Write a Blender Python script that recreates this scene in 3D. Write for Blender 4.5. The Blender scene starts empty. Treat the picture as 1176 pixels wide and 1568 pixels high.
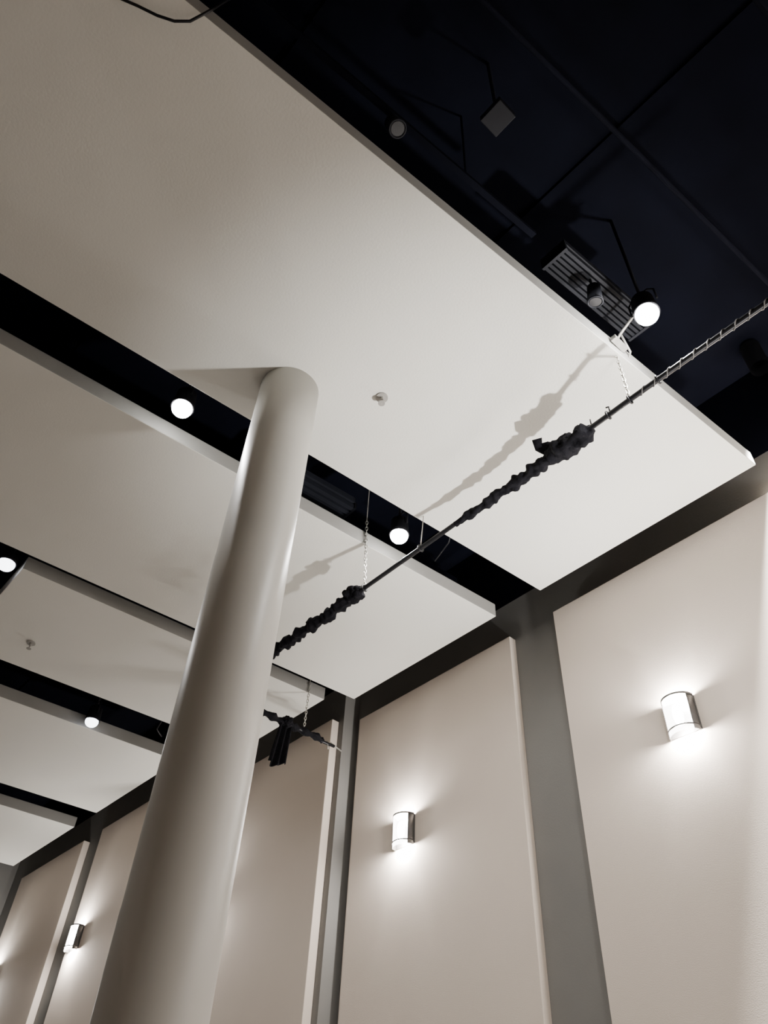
import bpy, bmesh, math, random
from mathutils import Vector, Matrix, noise
random.seed(4)
EYE=1.6
ZC=6.2            # underside of the suspended panels
ZD=7.7            # dark deck
sc=bpy.context.scene
col=sc.collection
sc.view_settings.exposure=.12

# ---------------- materials ----------------
def mat(name,color,rough=.8,metal=0,emit=None,es=0,bump=0,bscale=40,var=0,vscale=3,spec=.3):
    m=bpy.data.materials.new(name); m.use_nodes=True
    nt=m.node_tree; b=nt.nodes["Principled BSDF"]
    b.inputs["Base Color"].default_value=(*color,1)
    b.inputs["Roughness"].default_value=rough
    b.inputs["Metallic"].default_value=metal
    b.inputs["Specular IOR Level"].default_value=spec
    tc=nt.nodes.new("ShaderNodeTexCoord")
    if var:
        n=nt.nodes.new("ShaderNodeTexNoise"); n.inputs["Scale"].default_value=vscale; n.inputs["Detail"].default_value=5
        nt.links.new(tc.outputs["Object"],n.inputs["Vector"])
        r=nt.nodes.new("ShaderNodeValToRGB")
        r.color_ramp.elements[0].position=.3; r.color_ramp.elements[1].position=.7
        r.color_ramp.elements[0].color=(*[c*(1-var) for c in color],1)
        r.color_ramp.elements[1].color=(*[min(1,c*(1+var)) for c in color],1)
        nt.links.new(n.outputs["Fac"],r.inputs["Fac"]); nt.links.new(r.outputs["Color"],b.inputs["Base Color"])
    if bump:
        n2=nt.nodes.new("ShaderNodeTexNoise"); n2.inputs["Scale"].default_value=bscale; n2.inputs["Detail"].default_value=4
        nt.links.new(tc.outputs["Object"],n2.inputs["Vector"])
        bp=nt.nodes.new("ShaderNodeBump"); bp.inputs["Strength"].default_value=bump; bp.inputs["Distance"].default_value=.01
        nt.links.new(n2.outputs["Fac"],bp.inputs["Height"]); nt.links.new(bp.outputs["Normal"],b.inputs["Normal"])
    if emit:
        b.inputs["Emission Color"].default_value=(*emit,1); b.inputs["Emission Strength"].default_value=es
    return m
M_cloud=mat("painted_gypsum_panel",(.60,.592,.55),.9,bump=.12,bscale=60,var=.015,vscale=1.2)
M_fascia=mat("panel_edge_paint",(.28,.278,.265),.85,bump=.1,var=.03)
M_wallp=mat("beige_wall_fabric",(.65,.57,.495),.95,bump=.25,bscale=220,var=.02,vscale=1.5)
M_wallg=mat("grey_wall_paint",(.19,.186,.176),.85,bump=.12,bscale=90,var=.03)
M_dark=mat("black_deck_paint",(.0022,.0027,.0058),.9,bump=.2,bscale=12,var=.25,vscale=2,spec=.05)
M_duct=mat("dark_duct_metal",(.0026,.0031,.0062),.85,0,var=.2,spec=.05)
M_louv=mat("dark_louver_metal",(.008,.009,.013),.6,0,var=.1,spec=.2)
M_col=mat("column_wrap",(.43,.422,.392),.42,bump=.15,bscale=4,var=.02,vscale=2,spec=.45)
M_blk=mat("black_cloth",(.006,.006,.008),.9,bump=.6,bscale=60,var=.3,vscale=20,spec=.1)
M_pipe=mat("black_pipe",(.012,.012,.014),.4,.4,var=.2,vscale=10)
M_chain=mat("zinc_chain",(.55,.54,.5),.4,.7,var=.1,vscale=30)
M_cord=mat("pale_tie_cord",(.13,.125,.12),.6,.2,var=.2,vscale=30)
M_wire=mat("wire_rope",(.35,.34,.32),.5,.6,var=.1,vscale=30)
M_bronze=mat("sconce_metal",(.10,.095,.092),.45,.6,var=.1,vscale=10)
M_white=mat("sprinkler_plate",(.33,.32,.30),.4,.3,var=.05)
M_can=mat("lamp_housing",(.008,.008,.010),.7,.1,var=.1,spec=.1)
M_glass=mat("dark_lens_glass",(.012,.012,.014),.4,0,var=.1,spec=.3)
M_floor=mat("carpet_floor",(.30,.28,.26),.9,bump=.4,bscale=120,var=.08)
M_lens=mat("lamp_lens",(1,1,1),.5,emit=(1,.98,.95),es=60)
M_lensdim=mat("lamp_lens_dim",(1,1,1),.5,emit=(.9,.92,1),es=7)
# translucent shade: emission + transparency (light from the bulb passes through)
M_shade=bpy.data.materials.new("frosted_shade"); M_shade.use_nodes=True
nt=M_shade.node_tree; nt.nodes.clear()
o=nt.nodes.new("ShaderNodeOutputMaterial"); mx=nt.nodes.new("ShaderNodeMixShader"); e=nt.nodes.new("ShaderNodeEmission"); t=nt.nodes.new("ShaderNodeBsdfTransparent")
nz=nt.nodes.new("ShaderNodeTexNoise"); nz.inputs["Scale"].default_value=8
mr=nt.nodes.new("ShaderNodeMapRange"); mr.inputs["To Min"].default_value=16.0; mr.inputs["To Max"].default_value=20
nt.links.new(nz.outputs["Fac"],mr.inputs["Value"]); nt.links.new(mr.outputs["Result"],e.inputs["Strength"])
e.inputs["Color"].default_value=(1,.97,.94,1); mx.inputs[0].default_value=.5
nt.links.new(e.outputs[0],mx.inputs[1]); nt.links.new(t.outputs[0],mx.inputs[2]); nt.links.new(mx.outputs[0],o.inputs[0])

# ---------------- helpers ----------------
def finish(bm,name,mats,parent=None,smooth=False,loc=None):
    bmesh.ops.recalc_face_normals(bm,faces=bm.faces[:])
    me=bpy.data.meshes.new(name); bm.to_mesh(me); bm.free()
    for m in (mats if isinstance(mats,(list,tuple)) else [mats]): me.materials.append(m)
    if smooth:
        for p in me.polygons: p.use_smooth=True
    ob=bpy.data.objects.new(name,me); col.objects.link(ob)
    if loc: ob.location=loc
    if parent: ob.parent=parent
    return ob
def empty(name,loc=(0,0,0),rotz=0):
    e=bpy.data.objects.new(name,None); e.location=loc; e.rotation_euler=(0,0,rotz); e.empty_display_size=.1; col.objects.link(e); return e
def prism(bm,poly,z0,z1,side_mat=0):
    n=len(poly)
    a=[bm.verts.new((x,y,z0)) for x,y in poly]; b=[bm.verts.new((x,y,z1)) for x,y in poly]
    fs=[bm.faces.new(a),bm.faces.new(b)]
    for i in range(n):
        f=bm.faces.new((a[i],a[(i+1)%n],b[(i+1)%n],b[i])); f.material_index=side_mat
    return a+b
def box(bm,x0,x1,y0,y1,z0,z1,mi=0):
    v=prism(bm,[(x0,y0),(x1,y0),(x1,y1),(x0,y1)],z0,z1,mi)
    if mi:
        for vv in v:
            for f in vv.link_faces: f.material_index=mi
    return v
def bevel(ob,w=.006,seg=2):
    m=ob.modifiers.new("bev","BEVEL"); m.width=w; m.segments=seg; m.limit_method='ANGLE'; return ob
def tube(bm,pts,rad,n=10,closed=False,wob=0,seed=0,mi=0,caps=True,wf=.35):
    pts=[Vector(p) for p in pts]; N=len(pts); rings=[]
    t0=(pts[1]-pts[0]).normalized()
    nrm=t0.orthogonal().normalized()
    for i,p in enumerate(pts):
        if closed: t=(pts[(i+1)%N]-pts[i-1]).normalized()
        else: t=(pts[min(i+1,N-1)]-pts[max(i-1,0)]).normalized()
        nrm=(nrm-t*nrm.dot(t)).normalized(); bn=t.cross(nrm)
        r=rad(i/(N-1)) if callable(rad) else rad
        ring=[]
        for k in range(n):
            a=2*math.pi*k/n
            rr=r
            if wob: rr=r*(1+wob*noise.noise(Vector((math.cos(a)*1.3+seed,math.sin(a)*1.3,i*wf))))
            ring.append(bm.verts.new(p+(nrm*math.cos(a)+bn*math.sin(a))*rr))
        rings.append(ring)
    M=N if closed else N-1
    for i in range(M):
        A=rings[i];B=rings[(i+1)%N]
        for k in range(n):
            f=bm.faces.new((A[k],A[(k+1)%n],B[(k+1)%n],B[k])); f.material_index=mi; f.smooth=True
    if not closed and caps:
        for R in (rings[0],rings[-1]):
            f=bm.faces.new(R); f.material_index=mi
def cyl(bm,p0,p1,r,n=24,mi=0,r1=None,caps=True):
    r1=r if r1 is None else r1
    tube(bm,[p0,p1],lambda s:r+(r1-r)*s,n=n,mi=mi,caps=caps)
def light(name,typ,loc,power,color=(1,.96,.915),radius=.04,parent=None,rot=None,**k):
    l=bpy.data.lights.new(name,typ); l.energy=power; l.color=color
    l.shadow_soft_size=radius
    for a,b in k.items(): setattr(l,a,b)
    ob=bpy.data.objects.new(name,l); ob.location=loc; col.objects.link(ob)
    if rot: ob.rotation_euler=rot
    if parent: ob.parent=parent
    return ob
def aim(ob,d):
    ob.rotation_euler=Vector(d).to_track_quat('-Z','Y').to_euler()

# ---------------- room shell ----------------
bm=bmesh.new(); box(bm,-15.4,5.4,-7.4,5.4,-.2,0); finish(bm,"floor",M_floor)
bm=bmesh.new(); box(bm,-15.4,5.4,-7.4,5.4,ZD,ZD+.2); finish(bm,"ceiling",M_dark)
ZU=6.70
bm=bmesh.new()
wp=[(5.2,5.06),(-6.40,5.06),(-6.40,4.84),(-8.97,4.84),(-8.97,4.44),(-15.2,4.44),(-15.2,5.4),(5.2,5.4)]
prism(bm,wp,0,ZU); v=prism(bm,wp,ZU,ZD)
bm.faces.ensure_lookup_table()
for f in bm.faces:
    if f.calc_center_median().z>ZU+.01: f.material_index=1
finish(bm,"wall_back",[M_wallg,M_dark])
bm=bmesh.new(); box(bm,-15.4,-15.2,-7.2,5.4,0,ZD); finish(bm,"wall_left",M_wallg)
bm=bmesh.new(); box(bm,5.2,5.4,-7.2,5.4,0,ZD); finish(bm,"wall_right",M_wallp)
bm=bmesh.new(); box(bm,-15.4,5.4,-7.4,-7.2,0,ZD); finish(bm,"wall_front",M_wallp)
for x0,x1,yf,yb in [(-3.41,4.2,4.97,5.06),(-6.27,-3.96,4.97,5.06),(-8.80,-6.49,4.74,4.84),(-11.47,-9.15,4.34,4.44),(-14.44,-12.08,4.34,4.44)]:
    b2=bmesh.new(); box(b2,x0,x1,yf,yb,.15,ZC+.01); bevel(finish(b2,"beige_wall_panel",M_wallp),.006)

# ---------------- suspended ceiling panels ----------------
K=.073
def cx(x,y): return x+K*(y-4.63)
panels=[]
for xl,xr,y0,y1 in [(-3.28,-1.12,-2.6,4.63),(-5.97,-3.83,-2.6,4.63),(-7.90,-6.20,.95,4.40),(-10.95,-8.68,.95,4.0),(-13.93,-11.66,.95,4.0)]:
    b=bmesh.new()
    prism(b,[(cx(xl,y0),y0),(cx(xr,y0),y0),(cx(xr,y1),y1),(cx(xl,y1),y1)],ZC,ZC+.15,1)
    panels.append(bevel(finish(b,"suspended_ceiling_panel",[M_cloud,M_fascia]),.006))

# ---------------- column ----------------
bm=bmesh.new()
n=96; zs=[0,.6,1.2,1.9,2.6,2.61,3.3,3.9,4.5,4.51,5.1,5.6,ZC]
rings=[]
for z in zs:
    r=.214-(.0015 if z in (2.61,4.51) else 0)
    rings.append([bm.verts.new((r*math.cos(2*math.pi*k/n),r*math.sin(2*math.pi*k/n),z)) for k in range(n)])
for a,b in zip(rings,rings[1:]):
    for k in range(n): bm.faces.new((a[k],a[(k+1)%n],b[(k+1)%n],b[k])).smooth=True
bm.faces.new(rings[0]); bm.faces.new(rings[-1])
finish(bm,"round_column",M_col,loc=(-3.08,1.56,0))

# ---------------- sconces ----------------
def sconce(x,y,z,power):
    root=empty("wall_sconce",(x,y,z))
    R=.125; D=.115; H=.15
    def P(a,s=1): return (R*s*math.cos(a),-.012-D*s*math.sin(a))
    b=bmesh.new(); box(b,-R-.005,R+.005,-.012,0,-H+.01,H-.01); bevel(finish(b,"back_plate",M_bronze,root),.003)
    N=28
    A0=math.radians(33); A1=math.radians(147)
    def strip(b,a0,a1,s0,s1,z0,z1,n):
        prev=None
        for i in range(n+1):
            a=a0+(a1-a0)*i/n
            vs=[b.verts.new((*P(a,s),zz)) for s,zz in ((s0,z0),(s1,z0),(s1,z1),(s0,z1))]
            if prev:
                for k in range(4): b.faces.new((prev[k],prev[(k+1)%4],vs[(k+1)%4],vs[k])).smooth=(k in(1,3))
            else: b.faces.new(vs)
            prev=vs
        b.faces.new(prev)
    b=bmesh.new(); prev=None
    for i in range(N+1):
        a=A0+(A1-A0)*i/N; vs=[b.verts.new((*P(a,.96),zz)) for zz in (-H-.01,H-.005)]
        if prev: b.faces.new((prev[0],vs[0],vs[1],prev[1])).smooth=True
        prev=vs
    finish(b,"frosted_diffuser",M_shade,root)
    b=bmesh.new()
    strip(b,0,A0,.97,1.0,-H,H,8); strip(b,A1,math.pi,.97,1.0,-H,H,8)
    finish(b,"side_shields",M_bronze,root)
    b=bmesh.new()
    strip(b,0,math.pi,.985,1.02,H-.016,H,28); strip(b,0,math.pi,.985,1.02,-H+.03,-H+.042,28)
    finish(b,"trim_bands",M_bronze,root)
    b=bmesh.new(); bmesh.ops.create_uvsphere(b,u_segments=20,v_segments=12,radius=.04)
    for v in b.verts: v.co=Vector((v.co.x,v.co.y,v.co.z*2.2))
    finish(b,"bulb",M_lensdim,root,True,loc=(0,-.062,0))
    light("sconce_light",'POINT',(0,-.07,.12),power*.5,(1,.95,.90),.04,root)
    light("sconce_light_low",'POINT',(0,-.07,-.14),power*.5,(1,.95,.90),.04,root)
SP=150
for x,y in [(-2.40,4.97),(-5.43,4.97),(-8.62,4.74),(-11.19,4.34),(-14.15,4.34),(.62,4.97),(3.65,4.97)]:
    sconce(x,y,EYE+3.06,SP)

# ---------------- hanging lamps in the slots ----------------
def lamp(x,y,z,power,dim=False):
    root=empty("ceiling_spotlight",(x,y,z))
    b=bmesh.new()
    prof=[(.045,.20),(.075,.17),(.085,.04),(.09,0),(.082,0),(.075,.03)]
    N=32;pr=None
    for r,h in prof:
        rg=[b.verts.new((r*math.cos(2*math.pi*k/N),r*math.sin(2*math.pi*k/N),h)) for k in range(N)]
        if pr:
            for k in range(N): b.faces.new((pr[k],pr[(k+1)%N],rg[(k+1)%N],rg[k])).smooth=True
        else: b.faces.new(rg)
        pr=rg
    finish(b,"housing",M_can,root)
    b=bmesh.new(); bmesh.ops.create_uvsphere(b,u_segments=24,v_segments=14,radius=.078)
    for v in b.verts: v.co.z=v.co.z*.85-.01
    finish(b,"lamp_bulb",M_lensdim if dim else M_lens,root,True)
    b=bmesh.new(); cyl(b,(0,0,.19),(0,0,ZD-z),.012,12)
    tube(b,[(-.1,0,.08),(-.1,0,.2),(-.06,0,.25),(.06,0,.25),(.1,0,.2),(.1,0,.08)],.007,8)
    finish(b,"stem_and_yoke",M_can,root)
    light("spot_light",'SPOT',(0,0,-.09),power,(1,.97,.94),.05,root,(0,0,0),spot_size=math.radians(160),spot_blend=.6)
for x,y,z,p,d in [(-3.81,1.07,4.65,150,False),(-3.68,3.21,4.64,110,False),(-8.65,2.75,4.62,100,True),(-6.58,.82,4.65,120,True)]:
    lamp(x,y,EYE+z,p,d)
lamp(-.94,2.95,EYE+4.66,140)
light("lamp_side_glow",'POINT',(-.94,2.95,EYE+4.56),45,(1,.97,.94),.05)

# ---------------- hung pipe with bunched black cloth ----------------
PZ=EYE+4.1; PY=3.05
root=empty("hanging_pipe")
def bow(x):
    # upward bow between the hangers is added to curve the pipe's cast shadow
    return max(0,math.sin(math.pi*(x+3.93)/(3.93-1.262))) if -3.93<x<-1.262 else 0
def py(x): return PY+.015*math.sin(x*1.3)+.17*bow(x)
def pzz(x): return PZ+.012*math.cos(x*2.0)+.22*bow(x)
b=bmesh.new(); xs=[1.6-i*.1 for i in range(72)]
tube(b,[(x,py(x),pzz(x)) for x in xs],.019,12); finish(b,"pipe",M_pipe,root)
b=bmesh.new(); pts=[]
for i in range(420):
    x=1.4-i*.0062; a=i*.42; pts.append((x,py(x)+.021*math.cos(a),pzz(x)+.021*math.sin(a)))
tube(b,pts,.0035,6); finish(b,"wrapped_cord",M_cord,root)
def sleeve(name,x0,x1,rf,seed):
    b=bmesh.new(); N=int(abs(x1-x0)/.008)
    pts=[]
    for i in range(N+1):
        x=x0+(x1-x0)*i/N
        pts.append((x,py(x)+.014*noise.noise(Vector((x*6,seed,0))),pzz(x)-.012+.018*noise.noise(Vector((x*5,seed,4)))))
    tube(b,pts,rf,22,wob=.6,seed=seed,wf=.18)
    return finish(b,name,M_blk,root,True)
def r1(s):
    base=.044+.008*math.sin(s*37)+.004*math.sin(s*91+1)
    if s<.33: base+=.032*math.sin(min(1,s/.33)*math.pi)
    if s>.55: base*=1-.40*(s-.55)/.45
    return max(.024,base*min(1,.45+s*14))
sleeve("cloth_bundle",-1.60,-3.0,r1,3)
sleeve("cloth_bundle_far",-3.98,-5.6,lambda s:max(.024,.046+.008*math.sin(s*52)+.004*math.sin(s*130)),9)
def knot(name,x,dz,size,seed,par=root,yy=None,zz=None):
    b=bmesh.new(); bmesh.ops.create_icosphere(b,subdivisions=4,radius=size)
    for v in b.verts:
        d=v.co.normalized(); v.co*=1+.45*noise.noise(d*2.2+Vector((seed,0,0)))+.12*noise.noise(d*6+Vector((seed,2,0)))
        v.co.x*=1.35
    finish(b,name,M_blk,par,True,loc=(x,py(x) if yy is None else yy,(pzz(x) if zz is None else zz)+dz))
knot("cloth_knot",-1.83,.0,.065,2); knot("cloth_knot_2",-1.97,.02,.058,5); knot("cloth_knot_3",-4.08,.02,.072,8)
def flap(name,pts,w,par=root,seed=1):
    b=bmesh.new(); tube(b,pts,w,14,wob=.6,seed=seed); finish(b,name,M_blk,par,True)
zb=pzz(-1.97); yb_=py(-1.97)
flap("cloth_tail",[(-1.95,yb_,zb+.02),(-1.99,yb_-.04,zb+.06),(-2.04,yb_-.07,zb+.09),(-2.02,yb_-.11,zb+.125)],lambda s:.042+.010*math.sin(s*6))
def chain(name,p0,p1,par=root):
    p0=Vector(p0);p1=Vector(p1);L=(p1-p0).length;n=max(3,round(L/.036));d=(p1-p0).normalized()
    s=d.orthogonal().normalized(); t=d.cross(s); b=bmesh.new()
    for i in range(n):
        c=p0+d*(L*(i+.5)/n); u=s if i%2 else t; hl=L/n*.68
        pts=[c+d*(math.sin(a)*hl)+u*(math.cos(a)*.011) for a in [2*math.pi*k/14 for k in range(14)]]
        tube(b,pts,.0035,6,closed=True)
    finish(b,name,M_chain,par)
chain("chain_a",(-1.262,3.045,ZC+.06),(-1.262,py(-1.262),PZ+.02))
chain("chain_b",(-3.93,3.03,ZC+.3),(-3.93,py(-3.93),PZ+.02))
b=bmesh.new(); cyl(b,(-3.33,py(-3.36),ZC),(-3.36,py(-3.36),pzz(-3.36)+.01),.0035,8); cyl(b,(-3.93,3.03,ZC+.3),(-3.93,3.03,ZD),.004,8)
finish(b,"wire_hanger",M_wire,root)
b=bmesh.new()
for x in (-1.262,-1.45,-3.36,-3.93,-1.05):
    tube(b,[(x,py(x)+.028*math.cos(a),pzz(x)+.028*math.sin(a)) for a in [2*math.pi*k/16 for k in range(16)]],.007,8,closed=True)
z_=pzz(-1.43)
tube(b,[(-1.43,py(-1.43),z_+.02),(-1.43,py(-1.43),z_+.075),(-1.45,py(-1.43),z_+.085)],.006,8)
tube(b,[(-1.60,py(-1.6),pzz(-1.6)+.03),(-1.60,py(-1.6),pzz(-1.6)+.085)],.005,8)
finish(b,"pipe_clamps",M_pipe,root)
b=bmesh.new()
tube(b,[(-1.262,3.045,ZC+.06),(-1.24,3.03,ZC+.13),(-1.18,3.02,ZC+.17),(-1.05,2.99,ZC+.2),(-.95,2.95,ZC+.24)],.010,8)
tube(b,[(-1.24,3.16,ZC+.05),(-1.20,3.14,ZC+.09),(-1.18,3.02,ZC+.17)],.008,8)
box(b,-1.23,-1.19,2.95,3.09,ZC+.06,ZC+.10)
finish(b,"edge_bracket",M_wire,root)

# second pipe, parallel to the panels
root2=empty("hanging_pipe"); PX=-6.22; PZ2=EYE+4.13
b=bmesh.new(); tube(b,[(PX+.01*math.sin(i),3.3+i*.1,PZ2-.002*i) for i in range(14)],.017,12); finish(b,"pipe",M_pipe,root2)
b=bmesh.new(); tube(b,[(PX+.01*math.sin(i*.4),3.3+i*.02,PZ2-.012) for i in range(58)],lambda s:.034+.008*math.sin(s*50),16,wob=.5,seed=4); finish(b,"cloth_sleeve",M_blk,root2,True)
b=bmesh.new()
NU,NV=26,16; grid=[]
for j in range(NV+1):
    row=[]
    for i in range(NU+1):
        u=i/NU; v=j/NV
        w=.15+.06*v
        a=u*math.pi*5
        row.append(b.verts.new((PX+.035*math.sin(a)*(.6+.5*v)-.03*v, 3.95+w*(u-.5)-.03*v, PZ2-.02-v*(.45+.03*math.sin(u*5)))))
    grid.append(row)
for j in range(NV):
    for i in range(NU): b.faces.new((grid[j][i],grid[j][i+1],grid[j+1][i+1],grid[j+1][i])).smooth=True
ob=finish(b,"hanging_cloth",M_blk,root2,True); m=ob.modifiers.new("s","SOLIDIFY"); m.thickness=.008
knot("cloth_knot",PX,0,.06,12,root2,3.95,PZ2)
chain("chain_c",(PX,4.18,ZC+.15),(PX,4.18,PZ2+.02),root2)
b=bmesh.new(); cyl(b,(PX,4.55,PZ2),(PX-.03,4.73,PZ2-.02),.008,8); cyl(b,(PX,4.5,PZ2),(PX+.01,4.52,PZ2-.09),.006,8); finish(b,"end_hook",M_wire,root2)

# ---------------- sprinklers ----------------
def sprinkler(x,y):
    b=bmesh.new()
    cyl(b,(x,y,ZC-.0005),(x,y,ZC-.012),.045,28); cyl(b,(x,y,ZC-.01),(x,y,ZC-.04),.014,14)
    for s in(-1,1): tube(b,[(x+s*.012,y,ZC-.035),(x+s*.022,y,ZC-.055),(x,y,ZC-.075)],.004,6)
    cyl(b,(x,y,ZC-.072),(x,y,ZC-.076),.026,20)
    finish(b,"fire_sprinkler",M_white)
sprinkler(-2.65,2.09); sprinkler(-7.58,1.52)

# ---------------- dark plenum services ----------------
def louver(x0,x1,y0,y1,z,n):
    b=bmesh.new()
    for i in range(n):
        xx=x0+(x1-x0)*(i+.5)/n; w=(x1-x0)/n*.32
        prism(b,[(cx(xx-w,y0),y0),(cx(xx+w,y0),y0),(cx(xx+w,y1),y1),(cx(xx-w,y1),y1)],z,z+.05)
    prism(b,[(cx(x0,y0),y0),(cx(x1,y0),y0),(cx(x1,y0),y0+.02),(cx(x0,y0),y0+.02)],z-.005,z+.08)
    prism(b,[(cx(x0,y1),y1),(cx(x1,y1),y1),(cx(x1,y1),y1+.02),(cx(x0,y1),y1+.02)],z-.005,z+.08)
    prism(b,[(cx(x0,y0),y0),(cx(x1,y0),y0),(cx(x1,y1),y1),(cx(x0,y1),y1)],z+.07,z+.13)
    finish(b,"air_grille",M_louv)
louver(-1.13,-.92,2.35,3.25,EYE+5.0,6)
louver(-4.3,-3.9,2.35,2.95,EYE+5.05,6)
def duct(x,z,w,h,y0=-6,y1=4.9,name="air_duct"):
    b=bmesh.new(); prism(b,[(cx(x-w,y0),y0),(cx(x+w,y0),y0),(cx(x+w,y1),y1),(cx(x-w,y1),y1)],z,z+h)
    finish(b,name,M_duct)
duct(1.1,EYE+5.6,.35,.35); duct(-4.9,EYE+5.4,.3,.3)
for x,z,r in [(-.30,5.7,.02)]:
    b=bmesh.new(); cyl(b,(cx(x,-6),-6,EYE+z),(cx(x,4.8),4.8,EYE+z),r,14)
    finish(b,"service_pipe",M_duct)
for k in range(6):
    y=-6+k*2.1; b=bmesh.new(); box(b,-15,5.1,y,y+.07,ZD-.03,ZD-.0005); finish(b,"ceiling_joist",M_dark)
root3=empty("lighting_track")
b=bmesh.new(); prism(b,[(cx(-1.0,-4),-4),(cx(-.96,-4),-4),(cx(-.96,2.1),2.1),(cx(-1.0,2.1),2.1)],EYE+4.93,EYE+4.97)
for y in(-3,-.5,1.5): cyl(b,(cx(-.98,y),y,EYE+4.96),(cx(-.98,y),y,ZD),.008,8)
finish(b,"track_rail",M_duct,root3)
def head(b,x,y,tx,ztop):
    c=Vector((x,y,EYE+4.80)); d=Vector((tx,.15,-1)).normalized()
    cyl(b,c-d*.07,c+d*.07,.046,22,r1=.052); cyl(b,c+d*.07,c+d*.074,.040,22,mi=1); cyl(b,c-d*.02,(x,y,ztop),.01,8)
    q=d.orthogonal().normalized(); q2=d.cross(q)
    tube(b,[c+d*.07+(q*math.cos(a)+q2*math.sin(a))*.05 for a in [2*math.pi*k/20 for k in range(20)]],.006,6,closed=True)
for i,(y,tx) in enumerate([(.93,.25),(-.6,.2)]):
    b=bmesh.new(); head(b,cx(-.98,y),y,tx,EYE+4.93); finish(b,"track_head_%d"%i,[M_louv,M_glass],root3)
b=bmesh.new(); head(b,cx(-.98,2.66),2.66,-.2,EYE+5.0); finish(b,"unlit_spotlight",[M_louv,M_glass])
b=bmesh.new(); box(b,-.92,-.76,1.32,1.46,EYE+4.95,EYE+5.02); cyl(b,(-.84,1.39,EYE+5.0),(-.84,1.39,ZD),.012,10); bevel(finish(b,"junction_box",M_louv),.006)
b=bmesh.new(); P0=[(-1.72,-.62,ZC-.010),(-1.66,-.48,ZC-.03),(-1.62,-.38,ZC-.055),(-1.58,-.30,ZC-.06),(-1.53,-.24,ZC-.045),(-1.45,-.2,ZC-.02),(-1.42,-.18,ZC+.05),(-1.40,-.16,ZC+.2),(-1.38,-.12,ZC+.5),(-1.38,-.1,ZD)]
tube(b,P0,.008,8); finish(b,"black_cable",M_pipe)
b=bmesh.new(); tube(b,[(-3.86,3.75,ZC+.3),(-3.75,3.72,ZC+.10),(-3.5,3.65,ZC+.12),(-3.38,3.6,ZC+.3)],.006,8); finish(b,"slack_cable",M_pipe)
b=bmesh.new(); tube(b,[(-8.25,3.5,ZC+.35),(-8.35,3.45,ZC+.08),(-8.5,3.6,ZC+.1),(-8.6,3.7,ZC+.4)],.01,8); finish(b,"slack_cable",M_pipe)

# ---------------- floor uplight on a stand (right of view) ----------------
root4=empty("floor_uplight",(-.1,4.2,0))
b=bmesh.new(); cyl(b,(0,0,.0),(0,0,.9),.018,14)
for a in (0,2.1,4.2): tube(b,[(0,0,.35),(.35*math.cos(a),.35*math.sin(a),.012)],.012,8)
finish(b,"stand",M_can,root4)
b=bmesh.new(); cyl(b,(0,0,.9),(-.05,-.03,1.1),.12,28,r1=.20); finish(b,"lamp_head",M_can,root4)
b=bmesh.new(); cyl(b,(-.052,-.032,1.104),(-.054,-.034,1.112),.18,28); finish(b,"lamp_lens",M_lensdim,root4)
sp=light("uplight",'SPOT',(-.06,-.04,1.2),2700,(1,.97,.93),.10,root4,spot_size=math.radians(54),spot_blend=1.0)
aim(sp,(-2.1,-.85,5.0))
# deep-baffled downlight on the deck, washing the wall
root5=empty("wall_wash_downlight",(-.80,4.80,EYE+5.75))
b=bmesh.new(); cyl(b,(0,0,.32),(0,0,0),.085,28,caps=False); cyl(b,(0,0,.3),(0,0,ZD-EYE-5.75),.05,16); finish(b,"housing",M_can,root5)
b=bmesh.new(); cyl(b,(0,0,.31),(0,0,.30),.08,28); finish(b,"lens",M_glass,root5)
light("wash_spot",'SPOT',(0,0,-.01),11000,(1,.96,.92),.02,root5,(0,0,0),spot_size=math.radians(43),spot_blend=.25)

# ---------------- world ----------------
w=bpy.data.worlds.new("w"); sc.world=w; w.use_nodes=True
w.node_tree.nodes["Background"].inputs[0].default_value=(.02,.02,.03,1); w.node_tree.nodes["Background"].inputs[1].default_value=.3

# ---------------- camera ----------------
c=bpy.data.cameras.new("camera"); cam=bpy.data.objects.new("camera",c); col.objects.link(cam); sc.camera=cam
c.sensor_fit='VERTICAL'; c.sensor_height=36; c.lens=1170/1568*36; c.clip_start=.05
ax=Vector((.6665,.7443,.0425)); ay=Vector((.5093,-.4962,.7031)); az=Vector((.5444,-.447,-.7098))
cam.matrix_world=Matrix(((ax.x,ay.x,az.x,0),(ax.y,ay.y,az.y,0),(ax.z,ay.z,az.z,EYE),(0,0,0,1)))
